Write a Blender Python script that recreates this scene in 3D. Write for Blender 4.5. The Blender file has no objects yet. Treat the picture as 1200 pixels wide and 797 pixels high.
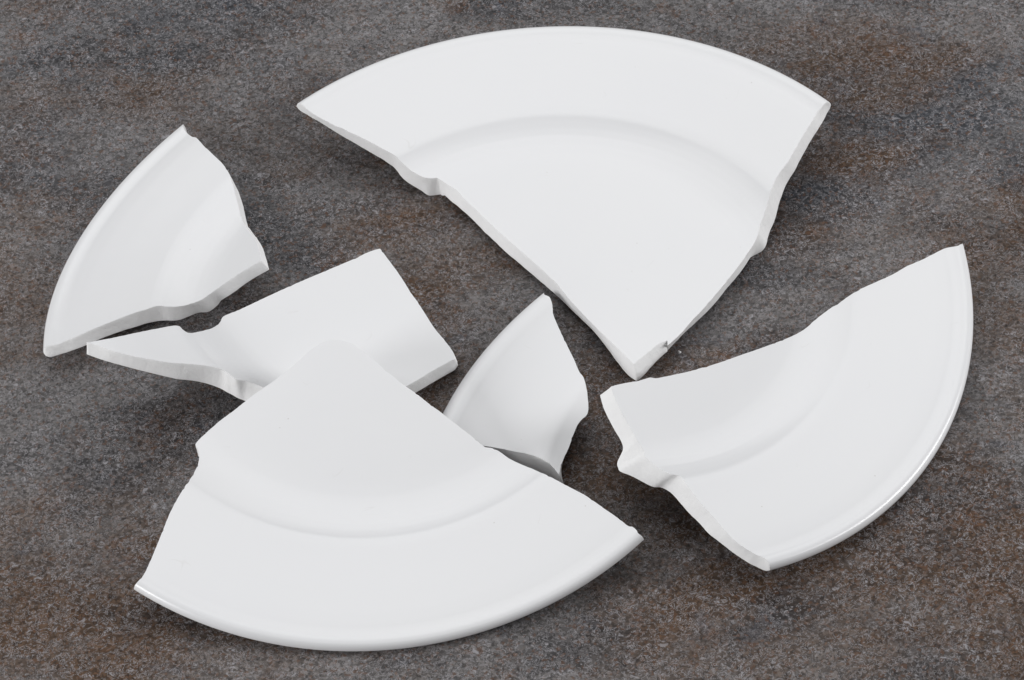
import bpy, math, random
import numpy as np
from mathutils import Matrix, Vector, noise
from mathutils.geometry import delaunay_2d_cdt

scene = bpy.context.scene
COL = scene.collection

# ---------------------------------------------------------------- camera
PITCH, DIST, ROLL, LENS = 0.797812, 1.342014, -0.075112, 150.000
cam_data = bpy.data.cameras.new('camera')
cam_data.sensor_width = 36.0
cam_data.lens = LENS
cam_data.clip_start = 0.05
cam_data.clip_end = 50.0
camera = bpy.data.objects.new('camera', cam_data)
COL.objects.link(camera)
eye = Vector((0, -DIST*math.cos(PITCH), DIST*math.sin(PITCH)))
fw = (-eye).normalized()
rt0 = Vector((1, 0, 0)); up0 = rt0.cross(fw)
rt = rt0*math.cos(ROLL) + up0*math.sin(ROLL)
up = up0*math.cos(ROLL) - rt0*math.sin(ROLL)
camera.matrix_world = Matrix(((rt.x, up.x, -fw.x, eye.x), (rt.y, up.y, -fw.y, eye.y), (rt.z, up.z, -fw.z, eye.z), (0, 0, 0, 1)))
scene.camera = camera

# ---------------------------------------------------------------- studio light
world = bpy.data.worlds.new('World'); scene.world = world
world.use_nodes = True
bg = world.node_tree.nodes['Background']
bg.inputs['Color'].default_value = (0.93, 0.96, 1.0, 1)
bg.inputs['Strength'].default_value = 0.06

def softbox(name, loc, aim, sx, sy, watts, col=(1, 1, 1)):
    l = bpy.data.lights.new(name, 'AREA'); l.shape = 'RECTANGLE'
    l.size = sx; l.size_y = sy; l.energy = watts; l.color = col
    o = bpy.data.objects.new(name, l); COL.objects.link(o)
    o.location = loc
    o.rotation_euler = (Vector(aim) - Vector(loc)).to_track_quat('-Z', 'Y').to_euler()
    return o
softbox('overhead_softbox', (0.0, 0.76, 1.12), (0.0, 0.38, 0), 1.7, 1.4, 10.9)
softbox('left_front_softbox', (-1.0, -0.62, 0.45), (0, 0, 0), 0.5, 0.5, 9.9)
softbox('left_strip_softbox', (-1.10, 0.12, 1.00), (0, 0, 0), 0.22, 0.45, 2.2)
softbox('right_softbox', (1.12, 0.0, 0.48), (0, 0, 0), 0.5, 0.5, 9.2)

scene.view_settings.view_transform = 'Standard'
scene.view_settings.look = 'None'
scene.view_settings.exposure = 0.0
scene.view_settings.gamma = 1.0
scene.view_settings.use_curve_mapping = False

# ---------------------------------------------------------------- materials
def new_mat(name):
    m = bpy.data.materials.new(name); m.use_nodes = True
    nt = m.node_tree; return m, nt, nt.nodes['Principled BSDF']

def N(nt, kind, **kw):
    n = nt.nodes.new(kind)
    for k, v in kw.items():
        if k in n.inputs: n.inputs[k].default_value = v
        else: setattr(n, k, v)
    return n

def noise_tex(nt, vec, scale, detail=4, rough=0.55, dist=0.0):
    n = N(nt, 'ShaderNodeTexNoise', Scale=scale, Detail=detail, Roughness=rough, Distortion=dist)
    nt.links.new(vec, n.inputs['Vector']); return n.outputs['Fac']

def ramp(nt, fac, stops, interp='LINEAR'):
    r = nt.nodes.new('ShaderNodeValToRGB'); r.color_ramp.interpolation = interp
    el = r.color_ramp.elements
    while len(el) < len(stops): el.new(0.5)
    for e, (p, c) in zip(el, stops):
        e.position = p; e.color = (c, c, c, 1) if isinstance(c, (int, float)) else (*c, 1)
    nt.links.new(fac, r.inputs['Fac']); return r.outputs['Color']

def mix(nt, fac, a, b, mode='MIX'):
    m = nt.nodes.new('ShaderNodeMix'); m.data_type = 'RGBA'; m.blend_type = mode
    for sock, v in ((m.inputs['Factor'], fac), (m.inputs['A'], a), (m.inputs['B'], b)):
        if isinstance(v, (int, float)): sock.default_value = v
        elif isinstance(v, tuple): sock.default_value = (*v, 1)
        else: nt.links.new(v, sock)
    return m.outputs['Result']

def glaze_material():
    m, nt, b = new_mat('white_glaze')
    tc = N(nt, 'ShaderNodeTexCoord').outputs['Object']
    tint = noise_tex(nt, tc, 18, 3)
    base = mix(nt, tint, (0.795, 0.799, 0.818), (0.82, 0.822, 0.83))
    v = N(nt, 'ShaderNodeTexVoronoi', Scale=160.0); nt.links.new(tc, v.inputs['Vector'])
    speck = ramp(nt, v.outputs['Distance'], [(0.0, 1.0), (0.05, 0.0)])
    keep = ramp(nt, noise_tex(nt, tc, 55, 2), [(0.55, 0.0), (0.60, 0.55)])
    speck = mix(nt, 1.0, speck, keep, 'MULTIPLY')
    base = mix(nt, speck, base, (0.36, 0.33, 0.29))
    # hair-thin grey scuffs, sparse
    line = ramp(nt, noise_tex(nt, tc, 60, 2, 0.4, 1.0), [(0.492, 0.0), (0.5, 1.0), (0.508, 0.0)])
    some = ramp(nt, noise_tex(nt, tc, 95, 3, 0.5), [(0.64, 0.0), (0.72, 0.12)])
    base = mix(nt, mix(nt, 1.0, line, some, 'MULTIPLY'), base, (0.42, 0.39, 0.34))
    nt.links.new(base, b.inputs['Base Color'])
    b.inputs['Roughness'].default_value = 0.23
    b.inputs['IOR'].default_value = 1.5
    bp = N(nt, 'ShaderNodeBump', Strength=0.06, Distance=0.002)
    nt.links.new(noise_tex(nt, tc, 45, 3), bp.inputs['Height'])
    nt.links.new(bp.outputs['Normal'], b.inputs['Normal'])
    return m

def biscuit_material():
    m, nt, b = new_mat('broken_porcelain')
    tc = N(nt, 'ShaderNodeTexCoord').outputs['Object']
    g = noise_tex(nt, tc, 700, 5, 0.65)
    base = mix(nt, g, (0.84, 0.84, 0.845), (0.89, 0.885, 0.885))
    nt.links.new(base, b.inputs['Base Color'])
    b.inputs['Roughness'].default_value = 0.8
    b.inputs['Specular IOR Level'].default_value = 0.3
    bp = N(nt, 'ShaderNodeBump', Strength=0.42, Distance=0.0008)
    nt.links.new(noise_tex(nt, tc, 420, 8, 0.72), bp.inputs['Height'])
    nt.links.new(bp.outputs['Normal'], b.inputs['Normal'])
    return m

def table_material():
    m, nt, b = new_mat('rust_grey_stone_laminate')
    tc = N(nt, 'ShaderNodeTexCoord').outputs['Object']
    mp = N(nt, 'ShaderNodeMapping'); mp.inputs['Location'].default_value = (0.37, -0.21, 0.0); mp.inputs['Rotation'].default_value = (0, 0, 0.35); mp.inputs['Scale'].default_value = (0.75, 1.15, 1.0)
    nt.links.new(tc, mp.inputs['Vector']); vec = mp.outputs['Vector']
    sep = N(nt, 'ShaderNodeSeparateXYZ'); nt.links.new(tc, sep.inputs[0])
    warm = N(nt, 'ShaderNodeMapRange'); warm.inputs['From Min'].default_value = 0.22; warm.inputs['From Max'].default_value = -0.2
    warm.inputs['To Min'].default_value = -0.10; warm.inputs['To Max'].default_value = 0.20; warm.clamp = True
    nt.links.new(sep.outputs['Y'], warm.inputs['Value'])
    add = N(nt, 'ShaderNodeMath', operation='ADD'); nt.links.new(warm.outputs[0], add.inputs[0])
    nt.links.new(noise_tex(nt, vec, 16, 9, 0.66, 0.5), add.inputs[1])
    rust = ramp(nt, add.outputs[0], [(0.42, 0.0), (0.58, 1.0)])
    base = mix(nt, rust, (0.077, 0.081, 0.090), (0.114, 0.072, 0.047))
    cloud = noise_tex(nt, vec, 9, 9, 0.66, 0.5)
    base = mix(nt, ramp(nt, cloud, [(0.44, 0.0), (0.59, 0.9)]), base, (0.205, 0.196, 0.192))
    dark = ramp(nt, noise_tex(nt, vec, 15, 9, 0.68, 0.3), [(0.37, 0.75), (0.50, 0.0)])
    base = mix(nt, dark, base, (0.040, 0.040, 0.044))
    spot = ramp(nt, noise_tex(nt, tc, 42, 7, 0.74), [(0.56, 0.0), (0.70, 0.75)])
    base = mix(nt, spot, base, (0.150, 0.075, 0.038))
    blue = ramp(nt, noise_tex(nt, tc, 50, 6, 0.72, 0.4), [(0.58, 0.0), (0.72, 0.6)])
    base = mix(nt, blue, base, (0.100, 0.112, 0.140))
    # grain: every grain of the stone its own tone, dark pores, pale curly flecks
    vor = N(nt, 'ShaderNodeTexVoronoi', Scale=1050.0); nt.links.new(tc, vor.inputs['Vector'])
    vs = N(nt, 'ShaderNodeSeparateColor'); nt.links.new(vor.outputs['Color'], vs.inputs[0])
    base = mix(nt, 1.0, base, ramp(nt, vs.outputs[0], [(0.0, 0.6), (0.6, 0.97), (1.0, 1.45)]), 'MULTIPLY')
    base = mix(nt, ramp(nt, vs.outputs[1], [(0.86, 0.0), (0.87, 0.45)], 'CONSTANT'), base, (0.175, 0.085, 0.045))
    g1 = noise_tex(nt, tc, 620, 3, 0.65, 0.8)
    base = mix(nt, ramp(nt, g1, [(0.34, 0.6), (0.46, 0.0)]), base, (0.015, 0.014, 0.016))
    g2 = noise_tex(nt, tc, 580, 2, 0.5, 1.3)
    band = ramp(nt, g2, [(0.50, 0.0), (0.535, 0.9), (0.575, 0.0), (0.625, 0.0), (0.67, 0.9)])
    patch = ramp(nt, noise_tex(nt, tc, 75, 5, 0.65), [(0.36, 0.45), (0.58, 1.0)])
    base = mix(nt, mix(nt, 1.0, band, patch, 'MULTIPLY'), base, (0.42, 0.41, 0.425))
    base = mix(nt, 1.0, base, (0.74, 0.735, 0.745), 'MULTIPLY')
    nt.links.new(base, b.inputs['Base Color'])
    b.inputs['Roughness'].default_value = 0.62
    b.inputs['Specular IOR Level'].default_value = 0.18
    bp = N(nt, 'ShaderNodeBump', Strength=0.5, Distance=0.0003)
    nt.links.new(g1, bp.inputs['Height'])
    nt.links.new(bp.outputs['Normal'], b.inputs['Normal'])
    return m

GLAZE, BISCUIT, TABLE = glaze_material(), biscuit_material(), table_material()

# ---------------------------------------------------------------- table
def table_top():
    h, t, bv = 1.3, 0.03, 0.003
    prof = [(h-bv, 0.0), (h, -bv), (h, -t)]
    v, f = [], []
    for r, z in prof:
        for sx, sy in ((-1, -1), (1, -1), (1, 1), (-1, 1)): v.append((sx*r, sy*r, z))
    f.append((0, 1, 2, 3))
    for k in range(2):
        for i in range(4):
            j = (i+1) % 4; f.append((4*k+i, 4*k+4+i, 4*k+4+j, 4*k+j))
    f.append((11, 10, 9, 8))
    me = bpy.data.meshes.new('table_top'); me.from_pydata(v, [], f); me.materials.append(TABLE)
    o = bpy.data.objects.new('table_top', me); COL.objects.link(o); o['kind'] = 'structure'
table_top()

# ---------------------------------------------------------------- plate profile (mm, foot ring stands on z = 0)
R = 120.0
TOP_PTS = [(0,7.6),(25,7.5),(50,7.35),(62,7.3),(67,7.35),(70,7.6),(73,8.15),(76,9.05),(78.5,10.15),(80.5,11.2),(82.5,12.4),(83,12.6),(85,13.15),(92,14.3),(100,15.7),(108,16.95),(112,17.4),(114,17.54),(115.3,17.86),(116.4,18.36),(117.5,18.65),(118.6,18.55),(119.4,18.0),(119.85,17.2),(120,16.4)]
BOT_PTS = [(0,2.7),(40,2.6),(60,2.5),(65,2.45),(66.8,2.0),(67.8,1.0),(68.6,.25),(69.6,0),(71.2,0),(72.4,.3),(74,1.3),(77,2.3),(80,3.2),(83,4.6),(86,5.9),(90,7.4),(97,9.6),(105,11.9),(112,13.5),(116,14.3),(118.3,14.7),(119.4,15.3),(119.9,15.9),(120,16.4)]

class Profile:
    """Radial profile by arc length u: r(u), z(u), tangent."""
    def __init__(self, pts, sig):
        p = np.array(pts, float)
        u = np.r_[0, np.cumsum(np.hypot(*np.diff(p, axis=0).T))]
        n = int(u[-1]/0.1)+1
        uu = np.linspace(0, u[-1], n)
        q = np.c_[np.interp(uu, u, p[:, 0]), np.interp(uu, u, p[:, 1])]
        k = int(4*sig/0.1); w = np.exp(-0.5*(np.arange(-k, k+1)*0.1/sig)**2); w /= w.sum()
        pad = np.vstack([2*q[0]-q[k:0:-1], q, 2*q[-1]-q[-2:-k-2:-1]])
        s = np.c_[np.convolve(pad[:, 0], w, 'valid'), np.convolve(pad[:, 1], w, 'valid')]
        s[0] = q[0]; s[-1] = q[-1]
        s[:, 0] = np.minimum(s[:, 0], R)
        self.q = s
        self.u = np.r_[0, np.cumsum(np.hypot(*np.diff(s, axis=0).T))]
        t = np.gradient(s, axis=0); self.t = t/np.linalg.norm(t, axis=1)[:, None]
        self.t[-3:] = (0, -1) if pts is TOP_PTS else (0, 1)
        self.U = self.u[-1]
    def u_of_r(self, r): return np.interp(np.minimum(r, R), np.maximum.accumulate(self.q[:, 0]), self.u)
    def at(self, u): return np.interp(u, self.u, self.q[:, 0]), np.interp(u, self.u, self.q[:, 1])
    def tan(self, u): return np.interp(u, self.u, self.t[:, 0]), np.interp(u, self.u, self.t[:, 1])
PT, PB = Profile(TOP_PTS, 0.28), Profile(BOT_PTS, 0.45)

def lift(prof, xy):
    r = np.hypot(xy[:, 0], xy[:, 1]); th = np.arctan2(xy[:, 1], xy[:, 0])
    rr, z = prof.at(prof.u_of_r(r))
    return np.c_[rr*np.cos(th), rr*np.sin(th), z]

def to_disc(prof, xy):
    r = np.hypot(xy[:, 0], xy[:, 1]); k = prof.u_of_r(r)/np.maximum(r, 1e-9)
    return xy*k[:, None]

def smooth_line(pts, n):
    """n+1 points along a centripetal Catmull-Rom through pts, evenly spaced."""
    p = np.array(pts, float)
    keep = np.r_[True, np.hypot(*np.diff(p, axis=0).T) > 0.05]; p = p[keep]
    if len(p) < 2: return np.repeat(p, n+1, axis=0)
    e = np.vstack([2*p[0]-p[1], p, 2*p[-1]-p[-2]]); out = []
    for i in range(1, len(e)-2):
        p0, p1, p2, p3 = e[i-1:i+3]
        k = np.maximum(np.hypot(*np.array([p1-p0, p2-p1, p3-p2]).T), 1e-6)**0.5
        t0, t1 = 0, k[0]; t2 = t1+k[1]; t3 = t2+k[2]
        for t in np.linspace(t1, t2, 12, endpoint=False):
            a1 = (t1-t)/(t1-t0)*p0+(t-t0)/(t1-t0)*p1; a2 = (t2-t)/(t2-t1)*p1+(t-t1)/(t2-t1)*p2; a3 = (t3-t)/(t3-t2)*p2+(t-t2)/(t3-t2)*p3
            b1 = (t2-t)/(t2-t0)*a1+(t-t0)/(t2-t0)*a2; b2 = (t3-t)/(t3-t1)*a2+(t-t1)/(t3-t1)*a3
            out.append((t2-t)/(t2-t1)*b1+(t-t1)/(t2-t1)*b2)
    out.append(p[-1]); out = np.array(out)
    s = np.r_[0, np.cumsum(np.hypot(*np.diff(out, axis=0).T))]; w = np.linspace(0, s[-1], n+1)
    return np.c_[np.interp(w, s, out[:, 0]), np.interp(w, s, out[:, 1])]

def length(pts):
    return np.hypot(*np.diff(np.array(pts, float), axis=0).T).sum()

def inside(p, poly):
    x, y = p[:, 0][:, None], p[:, 1][:, None]
    x1, y1 = poly[:, 0], poly[:, 1]; x2, y2 = np.roll(x1, -1), np.roll(y1, -1)
    c = ((y1 > y) != (y2 > y)) & (x < (x2-x1)*(y-y1)/(y2-y1+1e-12)+x1)
    return c.sum(1) % 2 == 1

SHARDS = [
 dict(label='largest white shard, flat at the back, wide rim arc and a point towards the front',
  pose=(-0.00001, -0.00000, 13.37825, 7.05246, 0.00072), rim_ends=(130.61, 37.14),
  breaks=[
   dict(top=[(-74.94,88.17),(-71.79,85.08),(-67.27,81.58),(-61.84,78.24),(-56.43,74.99),(-51.06,71.15),(-46.38,67.87),(-44.05,65.77),(-41.45,63.72),(-38.79,62.08),(-36.06,61.22),(-33.84,61.39)],
        bottom=[(-77.03,90.57),(-74.33,88.40),(-70.26,85.57),(-64.88,81.49),(-59.51,77.99),(-54.15,74.59),(-49.70,71.81),(-47.28,70.05),(-45.82,67.77),(-43.21,65.22),(-40.55,63.52),(-38.33,62.30),(-36.35,60.87),(-35.17,61.28)], bulge=0.0, inset=0.0),
   dict(top=[(-33.56,61.38),(-29.83,57.66),(-27.72,55.33),(-25.33,51.06),(-22.25,46.18),(-18.85,40.50),(-14.78,34.23),(-10.05,27.16),(-5.01,19.86),(2.28,8.51),(5.47,1.79),(9.88,-6.22),(14.31,-13.55),(19.12,-21.18),(23.40,-28.18)],
        bottom=[(-32.91,61.55),(-30.21,56.11),(-26.72,51.41),(-23.61,46.81),(-19.87,40.29),(-16.47,34.92),(-13.09,29.58),(-10.04,25.34),(-0.46,11.78),(3.28,6.26),(6.96,0.15),(12.65,-8.94),(16.54,-17.44),(19.99,-25.22),(22.35,-29.46),(24.13,-31.17)], bulge=0.0, inset=0.0),
   dict(top=[(23.73,-28.46),(25.83,-26.47),(28.67,-23.99),(31.55,-21.18),(34.33,-19.73),(34.98,-19.43)],
        bottom=[(24.30,-31.19),(25.37,-30.50),(29.30,-25.56),(31.74,-22.72),(34.21,-19.69)], bulge=1.4, inset=0.0),
   dict(top=[(34.99,-21.52),(38.98,-17.28),(43.09,-11.79),(47.07,-6.93),(51.94,-0.36),(56.03,5.33),(60.20,11.55),(63.58,16.82),(65.74,20.60),(66.67,22.72),(68.68,28.55),(70.56,32.83),(71.82,36.31),(73.48,40.12),(74.87,43.14),(76.81,46.06),(79.10,48.91),(82.64,54.86),(85.75,60.05),(88.82,64.88),(90.85,68.39),(93.32,70.79)],
        bottom=[(34.68,-19.31),(39.14,-13.86),(45.16,-7.27),(50.32,-1.49),(55.26,5.63),(59.79,11.82),(63.19,17.30),(65.46,22.41),(68.12,23.57),(69.69,24.67),(71.06,29.26),(72.65,32.43),(74.04,35.35),(75.38,39.59),(76.54,42.00),(78.85,46.79),(81.61,50.41),(84.07,54.68),(89.35,62.93),(93.27,68.61),(94.79,71.73)], bulge=0.0, inset=0.0),
  ]),
 dict(label='white shard with its curved rim facing left, at the left of the table',
  pose=(-0.14809, -0.31218, -27.74557, 12.18412, 25.54111), rim_ends=(130.41, -174.55),
  breaks=[
   dict(top=[(-77.16,87.41),(-74.04,82.36),(-73.05,81.83),(-70.42,77.10),(-66.51,70.60),(-63.41,65.25),(-61.48,60.28),(-60.73,56.84),(-60.28,54.31),(-59.97,51.13),(-59.63,48.66),(-58.92,43.79)],
        bottom=None, bulge=0.0, inset=0.0),
   dict(top=[(-58.92,43.79),(-57.57,37.95),(-54.50,31.08),(-52.14,23.78),(-50.43,15.53)],
        bottom=[(-60.99,50.39),(-59.47,46.18),(-57.76,42.66),(-53.88,32.59),(-52.22,27.45),(-51.19,22.67),(-49.77,16.21)], bulge=0.0, inset=0.0),
   dict(top=[(-50.41,15.22),(-54.94,13.34),(-59.92,10.94),(-64.07,8.40),(-67.79,5.63),(-70.71,3.50),(-73.91,2.27),(-76.95,1.33),(-79.77,0.81),(-82.96,0.60),(-86.31,-0.56),(-89.53,-1.21),(-96.62,-3.79),(-100.13,-5.26),(-104.39,-7.00),(-107.91,-8.68),(-111.54,-9.82),(-114.78,-11.08),(-116.57,-11.29)],
        bottom=[(-49.92,16.10),(-53.93,14.62),(-58.15,12.45),(-61.95,9.82),(-65.51,8.26),(-68.45,9.53),(-69.97,7.71),(-72.44,7.02),(-75.02,6.19),(-77.36,4.64),(-80.05,3.16),(-82.63,2.61),(-85.27,2.57),(-88.88,1.29),(-92.19,-0.40),(-93.88,-1.00),(-98.89,-3.48),(-102.22,-5.28),(-106.56,-8.08),(-109.64,-9.56),(-114.14,-11.27),(-115.94,-11.32),(-118.57,-12.67)], bulge=0.0, inset=0.0),
  ]),
 dict(label='flat white centre shard with a narrow tongue of rim, beneath the front shard',
  pose=(-0.06042, 0.07566, -24.86575, 28.06006, -3.09910), rim_ends=None,
  breaks=[
   dict(top=[(-107.80,-41.12),(-100.78,-38.57),(-93.50,-35.04),(-86.54,-31.68),(-80.59,-29.20),(-79.36,-29.39),(-78.30,-30.90),(-76.54,-32.01),(-73.95,-29.65),(-71.51,-27.23),(-69.05,-24.96),(-66.82,-21.69),(-66.14,-19.27),(-60.08,-15.26),(-51.03,-9.17),(-41.92,-3.38),(-32.76,2.10),(-23.54,7.62),(-18.89,10.72),(-15.93,11.95)],
        bottom=None, bulge=0.0, inset=0.0),
   dict(top=[(-15.59,11.91),(-12.94,6.06),(-10.25,-0.11),(-7.28,-7.86),(-6.96,-8.96),(-4.63,-14.17),(-2.03,-20.99),(0.40,-27.19),(2.55,-31.24)],
        bottom=None, bulge=0.0, inset=0.0),
   dict(top=[(2.55,-31.24),(5.52,-38.07),(5.86,-40.80)],
        bottom=[(6.38,-34.51),(6.93,-37.95)], bulge=0.0, inset=0.0),
   dict(top=[(5.78,-41.11),(2.01,-43.80),(-1.64,-46.54),(-6.03,-50.29),(-9.65,-53.01),(-19.39,-60.54),(-26.91,-66.93)],
        bottom=[(6.84,-38.47),(6.46,-40.56),(3.51,-42.81),(-1.26,-46.56),(-7.10,-51.30),(-15.33,-57.05),(-25.82,-64.16)], bulge=0.0, inset=0.0),
   dict(top=[(-27.97,-67.40),(-40.37,-60.40),(-53.89,-53.87),(-56.67,-52.84),(-59.28,-52.36),(-61.87,-52.99),(-63.95,-51.23),(-66.03,-49.01),(-68.47,-48.49),(-72.65,-47.95),(-76.83,-47.95),(-82.92,-47.97),(-89.88,-46.96),(-95.10,-45.96),(-100.34,-44.30),(-104.55,-42.14),(-107.69,-41.38)],
        bottom=[(-26.88,-64.39),(-40.42,-58.16),(-55.44,-55.90),(-59.09,-53.99),(-62.40,-52.08),(-65.19,-50.51),(-68.67,-48.59),(-72.85,-48.02),(-77.03,-48.27),(-79.63,-48.78),(-86.58,-48.08),(-93.53,-47.01),(-100.49,-45.34),(-105.73,-43.79),(-107.83,-42.53)], bulge=0.0, inset=0.0),
  ]),
 dict(label='smallest white shard, a narrow piece of rim between the front fan and the back shard',
  pose=(-0.12495, -0.22108, 88.65164, -77.69896, 17.07681), rim_ends=(130.60, 163.78),
  breaks=[
   dict(top=[(-77.78,88.67),(-76.13,87.28),(-75.73,85.64),(-75.49,82.86),(-75.46,79.69),(-74.31,74.32),(-71.99,65.35),(-70.54,60.13),(-68.55,52.09),(-67.91,50.98),(-67.22,46.84),(-67.21,42.27),(-67.45,38.51),(-68.03,36.27),(-70.02,33.89),(-72.15,29.17),(-74.20,22.48),(-75.73,18.28),(-76.89,14.26),(-77.40,11.34)],
        bottom=None, bulge=0.0, inset=6.0),
   dict(top=[(-77.67,11.00),(-79.35,13.97),(-81.07,15.72),(-85.03,18.65),(-89.76,20.88),(-94.85,23.16),(-100.14,25.27),(-106.15,28.28),(-113.34,30.16)],
        bottom=None, bulge=0.0, inset=0.0),
  ]),
 dict(label='white shard tilted onto its curved rim at the right, foot ring showing at left',
  pose=(0.18586, 0.31256, 25.33453, -0.79958, 27.61708), rim_ends=(9.78, -65.91),
  breaks=[
   dict(top=[(115.57,18.31),(112.57,17.73),(106.85,14.09),(104.06,12.26),(99.44,9.61),(94.82,6.26),(88.87,2.67),(83.41,-0.60),(80.58,-2.47),(77.33,-5.05),(76.14,-5.70),(71.15,-10.14),(67.33,-14.35),(63.04,-17.68),(55.93,-22.07),(46.50,-27.41),(37.15,-32.69),(32.51,-34.90),(29.74,-36.32),(23.12,-39.11),(18.01,-41.01),(16.75,-40.94),(12.92,-42.79),(11.11,-43.42),(7.48,-44.78),(4.23,-46.26)],
        bottom=None, bulge=0.0, inset=-0.7),
   dict(top=[(4.08,-46.54),(4.72,-49.01),(6.26,-52.85),(8.66,-57.77),(11.06,-62.67),(14.08,-68.37),(13.95,-69.62),(16.35,-72.68),(18.63,-75.23),(21.24,-77.22),(23.25,-77.67),(25.67,-82.28),(29.50,-88.94),(33.78,-94.95),(34.90,-96.94),(38.86,-101.77),(43.88,-105.19),(46.64,-106.72)],
        bottom=[(2.03,-46.83),(2.69,-50.01),(4.75,-55.40),(6.48,-58.79),(8.57,-62.51),(9.16,-65.06),(7.48,-68.59),(7.90,-71.01),(10.89,-72.98),(14.14,-75.04),(17.83,-77.27),(21.67,-77.75),(23.42,-80.30),(27.14,-87.86),(30.79,-93.45),(31.06,-94.57),(36.04,-100.10),(41.96,-105.54),(47.06,-108.64)], bulge=0.0, inset=0.0),
  ]),
 dict(label='big fan-shaped white shard at the front, its wide curved rim towards the viewer',
  pose=(0.31583, -0.01595, -42.84345, -5.04170, 22.18945), rim_ends=(-128.63, -49.90),
  breaks=[
   dict(top=[(-72.56,-91.36),(-69.52,-85.22),(-66.39,-77.11),(-63.71,-69.88),(-61.48,-65.01),(-57.96,-58.56),(-55.96,-54.13),(-54.88,-50.87),(-54.51,-47.79),(-54.96,-45.29),(-55.66,-44.26),(-49.07,-37.64),(-43.67,-33.75),(-39.34,-30.51),(-35.01,-27.46),(-30.32,-24.44),(-24.23,-19.91),(-18.73,-15.20),(-14.67,-12.96),(-12.01,-12.58)],
        bottom=None, bulge=0.0, inset=0.0),
   dict(top=[(-10.96,-12.62),(-7.69,-13.64),(-5.65,-14.81),(-4.33,-16.31),(-0.34,-19.99),(3.92,-24.86),(8.84,-29.95),(12.14,-32.96),(15.41,-36.34),(19.67,-40.38),(23.57,-44.38),(27.47,-48.18),(30.69,-51.71),(32.16,-53.07),(34.02,-53.56),(36.02,-54.70),(39.26,-57.74),(42.56,-60.23),(46.22,-62.97),(48.21,-64.87),(52.15,-68.18),(56.37,-71.60),(61.22,-75.53),(65.97,-80.38),(70.08,-84.47),(73.21,-87.72),(74.37,-88.02),(75.14,-89.18),(75.69,-90.62)],
        bottom=None, bulge=0.0, inset=-0.9),
  ]),
]

def fbm(x, y, z, s, seed): return noise.fractal(Vector((x*s+seed, y*s, z*s)), 1.0, 2.0, 4)

def ring_radii(prof):
    """arc-length stations: 2 mm on flats, finer where the profile bends"""
    out, u = [], 1.0
    while u < prof.U-0.25:
        out.append(u); i = int(np.searchsorted(prof.u, u)); j = min(i+12, len(prof.u)-1); k = max(i-12, 0)
        bend = math.acos(max(-1, min(1, float(prof.t[j] @ prof.t[k]))))
        u += 1.9 if bend < 0.05 else (0.8 if bend < 0.25 else 0.3)
    return out

def patch(prof, outline_xy, sign):
    """triangulated glazed skin: verts (mm), unit normals, triangles, arc length of each vert"""
    o2 = to_disc(prof, outline_xy)
    lo, hi = o2.min(0), o2.max(0); pts = []
    for u in ring_radii(prof):
        m = max(8, int(2*math.pi*u/(1.9 if u < prof.U-7 else 1.1))); a = (np.arange(m)+0.5*(len(pts) % 2))*2*math.pi/m
        pts.append(np.c_[u*np.cos(a), u*np.sin(a)])
    g = np.vstack(pts); g = g[(g[:, 0] > lo[0]) & (g[:, 0] < hi[0]) & (g[:, 1] > lo[1]) & (g[:, 1] < hi[1])]
    g = g[inside(g, o2)]
    d = np.full(len(g), 1e9)
    for k in range(0, len(o2), 64):
        dd = np.hypot(g[:, None, 0]-o2[None, k:k+64, 0], g[:, None, 1]-o2[None, k:k+64, 1]); d = np.minimum(d, dd.min(1))
    g = g[d > 0.45]
    allp = np.vstack([o2, g]); n = len(o2)
    res = delaunay_2d_cdt([Vector(p) for p in allp], [], [list(range(n))], 1, 1e-5)
    v2 = np.array([tuple(v) for v in res[0]]); tri = [tuple(f) for f in res[2] if len(f) == 3]
    u = np.minimum(np.hypot(v2[:, 0], v2[:, 1]), prof.U); th = np.arctan2(v2[:, 1], v2[:, 0])
    r, z = prof.at(u); tr, tz = prof.tan(u); c, s = np.cos(th), np.sin(th)
    P = np.c_[r*c, r*s, z]; nr, nz = -tz*sign, tr*sign
    nn = np.c_[nr*c, nr*s, nz]; nn /= np.linalg.norm(nn, axis=1)[:, None]
    out = []
    for a, b, c_ in tri:
        fn = np.cross(P[b]-P[a], P[c_]-P[a])
        out.append((a, b, c_) if fn @ (nn[a]+nn[b]+nn[c_]) >= 0 else (a, c_, b))
    return P, nn, out, u

def link_mesh(name, verts_mm, faces, mat, parent, origin, normals=None):
    me = bpy.data.meshes.new(name)
    me.from_pydata([tuple((np.array(v)-origin)*0.001) for v in verts_mm], [], faces)
    me.materials.append(mat); me.update()
    for p in me.polygons: p.use_smooth = True
    if normals is not None: me.normals_split_custom_set_from_vertices([tuple(n) for n in normals])
    o = bpy.data.objects.new(name, me); COL.objects.link(o); o.parent = parent
    return o

def sub(P, nn, tri, test):
    """part of a skin: the triangles whose centre passes the test"""
    f = [t for t in tri if test(t)]; used = sorted({i for t in f for i in t}); ix = {k: j for j, k in enumerate(used)}
    return P[used], nn[used], [tuple(ix[i] for i in t) for t in f]

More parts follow.
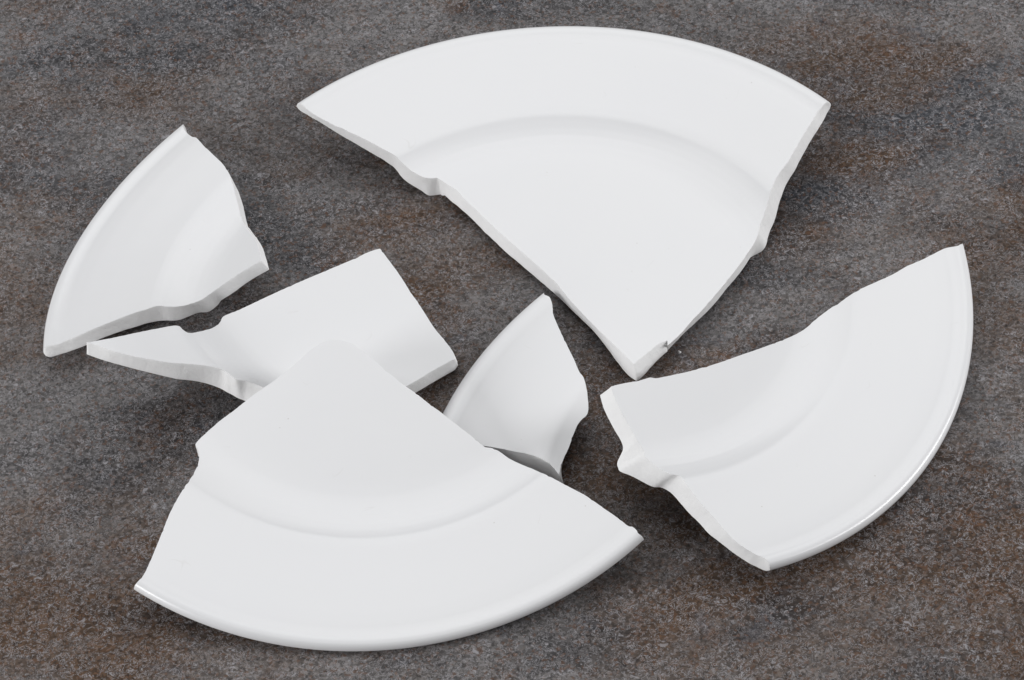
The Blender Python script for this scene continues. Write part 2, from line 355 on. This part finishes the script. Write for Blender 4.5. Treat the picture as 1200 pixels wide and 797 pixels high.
def make_shard(spec, seed):
    rng = random.Random(seed)
    ax, ay, px, py, pz = spec['pose']
    M = Matrix.Rotation(ay, 3, 'Y') @ Matrix.Rotation(ax, 3, 'X')
    ends = spec['rim_ends']; br = spec['breaks']
    equator = lambda deg: np.array([R*math.cos(math.radians(deg)), R*math.sin(math.radians(deg))])
    tops, bots, bulge = [], [], []
    q = np.array([p for g in br for p in g['top']])
    i_sign = 0.5*np.sum(q[:, 0]*np.roll(q[:, 1], -1)-np.roll(q[:, 0], -1)*q[:, 1])
    for i, g in enumerate(br):
        T = list(map(tuple, g['top'])); B = list(map(tuple, g['bottom'])) if g['bottom'] else None
        e0 = ends is not None and i == 0; e1 = ends is not None and i == len(br)-1
        if e0:
            T = [tuple(equator(ends[0]))]+T
            if B: B = [T[0]]+B
        if e1:
            T = T+[tuple(equator(ends[1]))]
            if B: B = B+[T[-1]]
        n = max(3, int(length(T)/0.75))
        t2 = smooth_line(T, n)
        if B:
            b2 = smooth_line(B, n); off = b2-t2
            k = 2; pad = np.vstack([off[:1]]*k+[off]+[off[-1:]]*k)
            off = np.array([pad[j:j+2*k+1].mean(0) for j in range(n+1)])
            if e0: off[0] = 0
            if e1: off[-1] = 0
            if np.hypot(*off[0]) > 5 and not e0: off *= np.clip(np.linspace(0, 6, n+1), 0, 1)[:, None]
            m = np.hypot(off[:, 0], off[:, 1]); off *= np.minimum(1, 9.0/np.maximum(m, 1e-6))[:, None]
            b2 = t2+off
        else:
            b2 = t2.copy()
            if g['inset']:          # undercut break
                dd = np.gradient(t2, axis=0); dd /= np.maximum(np.hypot(dd[:, 0], dd[:, 1]), 1e-6)[:, None]
                s_ = np.linspace(0, 1, n+1); w = np.clip(s_*2.4, 0, 1)*np.clip((1-s_)*7, 0, 1)*g['inset']*(-1 if i_sign > 0 else 1)
                b2 = t2+np.c_[dd[:, 1], -dd[:, 0]]*w[:, None]
        # ragged break line
        d = np.gradient(t2, axis=0); nrm = np.c_[d[:, 1], -d[:, 0]]/np.maximum(np.hypot(d[:, 0], d[:, 1]), 1e-6)[:, None]
        for j in range(n+1):
            fade = 0.0 if (e0 and j == 0) or (e1 and j == n) else 1.0
            x, y = t2[j]
            s = 1 if i_sign > 0 else -1
            chip = max(0.0, fbm(x, y, 9, 0.55, seed*1.9)-0.38)
            t2[j] = t2[j]+fade*nrm[j]*(0.07*fbm(x, y, 1, 0.9, seed*7.1)-s*min(0.18, 0.8*chip))
            b2[j] = b2[j]+fade*nrm[j]*(0.09*fbm(x, y, 5, 0.5, seed*3.3))
        for a in (t2, b2):
            r = np.hypot(a[:, 0], a[:, 1]); a *= np.minimum(1, R/r)[:, None]
        tops.append(t2); bots.append(b2); bulge += [g['bulge']]*(n+1)
    T, B = np.vstack(tops), np.vstack(bots)
    if ends is not None:
        a0, a1 = math.radians(ends[1]), math.radians(ends[0])
        d = (a1-a0+math.pi) % (2*math.pi)-math.pi
        m = max(4, int(abs(d)*R/1.0)); a = a0+d*np.linspace(0, 1, m+1)[1:-1]
        arc = R*np.c_[np.cos(a), np.sin(a)]
        To, Bo = np.vstack([T, arc]), np.vstack([B, arc])
    else: To, Bo = T, B
    # skins
    Pt, Nt, Ft, Ut = patch(PT, To, 1); Pb, Nb, Fb, Ub = patch(PB, Bo, -1)
    area = 0.5*np.sum(To[:, 0]*np.roll(To[:, 1], -1)-np.roll(To[:, 0], -1)*To[:, 1]); ccw = area > 0
    # broken edge strip
    T3, B3 = lift(PT, T), lift(PB, B); n = len(T3); closed = ends is None
    d = np.roll(T, -1, axis=0)-np.roll(T, 1, axis=0); d /= np.maximum(np.hypot(d[:, 0], d[:, 1]), 1e-6)[:, None]
    outw = np.c_[d[:, 1], -d[:, 0], np.zeros(n)]*(1 if ccw else -1)
    rows = [0, 0.05, 0.2, 0.4, 0.6, 0.8, 0.95, 1]; V = []
    for i in range(n):
        th = np.linalg.norm(T3[i]-B3[i])
        for w in rows:
            p = T3[i]*(1-w)+B3[i]*w
            if 0 < w < 1:
                amp = min(1, th/3)
                k = math.sin(math.pi*w)
                q = 0.09*fbm(*p, 0.45, seed*5.7)*k+0.05*fbm(*p, 1.3, seed)*k+0.07*amp+bulge[i]*min(w/0.6, (1-w)/0.4)
                p = p+outw[i]*q*amp
            V.append(p)
    F = []; m = len(rows)
    for i in range(n if closed else n-1):
        j = (i+1) % n
        for k in range(m-1):
            q = (i*m+k, i*m+k+1, j*m+k+1, j*m+k)
            F.append(q if ccw else q[::-1])
    # thing
    c = np.array([Pt[:, 0].mean(), Pt[:, 1].mean(), 0.0])
    root = bpy.data.objects.new('plate_shard', None); COL.objects.link(root); root.empty_display_size = 0.02
    root.location = (Vector((px, py, pz))+M @ Vector(c))*0.001
    root.rotation_euler = M.to_euler()
    allv = np.vstack([Pb, np.array(V)]); Mz = np.array(M)[2]
    root.location.z += -((allv-c) @ Mz).min()*0.001-root.location.z+0.00002      # lowest point rests on the table
    root['label'] = spec['label']; root['category'] = 'plate shard'; root['group'] = 'shards of one broken white plate'
    ut, ub = PT.u_of_r(np.array([82.6, 115.6])), PB.u_of_r(np.array([66.5, 74.0, 82.6, 116.5]))
    mt = lambda t: (Ut[t[0]]+Ut[t[1]]+Ut[t[2]])/3
    mb = lambda t: (Ub[t[0]]+Ub[t[1]]+Ub[t[2]])/3
    def part(name, tt, tb):
        vs, ns, fs = [], [], []
        for P, nn, tri, test in ((Pt, Nt, Ft, tt), (Pb, Nb, Fb, tb)):
            if test is None: continue
            p, q, f = sub(P, nn, tri, test); o = len(vs)
            vs += list(p); ns += list(q); fs += [tuple(i+o for i in t) for t in f]
        if len(fs) > 3: link_mesh(name, vs, fs, GLAZE, root, c, ns)
    part('well', lambda t: mt(t) < ut[0], lambda t: mb(t) < ub[0] or ub[1] <= mb(t) < ub[2])
    part('rim', lambda t: ut[0] <= mt(t) < ut[1], lambda t: ub[2] <= mb(t) < ub[3])
    part('rim_bead', lambda t: mt(t) >= ut[1], lambda t: mb(t) >= ub[3])
    part('foot_ring', None, lambda t: ub[0] <= mb(t) < ub[1])
    link_mesh('broken_edge', V, F, BISCUIT, root, c)
    return root

for k, spec in enumerate(SHARDS): make_shard(spec, k+1)

# one stray crumb beside the point of the back shard
def crumb():
    rng = random.Random(5); v = []
    for k in range(6):
        a = k*math.pi/3+rng.uniform(-.3, .3); r = rng.uniform(.55, .8); v.append((r*math.cos(a), .7*r*math.sin(a), 0))
    for k in range(4):
        a = k*math.pi/2+.3; r = rng.uniform(.25, .45); v.append((r*math.cos(a), .7*r*math.sin(a), rng.uniform(.45, .7)))
    f = [(0, 1, 6), (1, 7, 6), (1, 2, 7), (2, 3, 7), (3, 8, 7), (3, 4, 8), (4, 9, 8), (4, 5, 9), (5, 0, 9), (0, 6, 9), (6, 7, 8, 9), (5, 4, 3, 2, 1, 0)]
    me = bpy.data.meshes.new('porcelain_crumb'); me.from_pydata([tuple(c*0.001 for c in p) for p in v], [], f); me.materials.append(BISCUIT)
    o = bpy.data.objects.new('porcelain_crumb', me); COL.objects.link(o); o.location = (CRUMB[0], CRUMB[1], 0.0)
    o['label'] = 'tiny pale crumb on the table, right of the point of the back shard'; o['category'] = 'crumb'
CRUMB = (0.05187, -0.01087)
crumb()
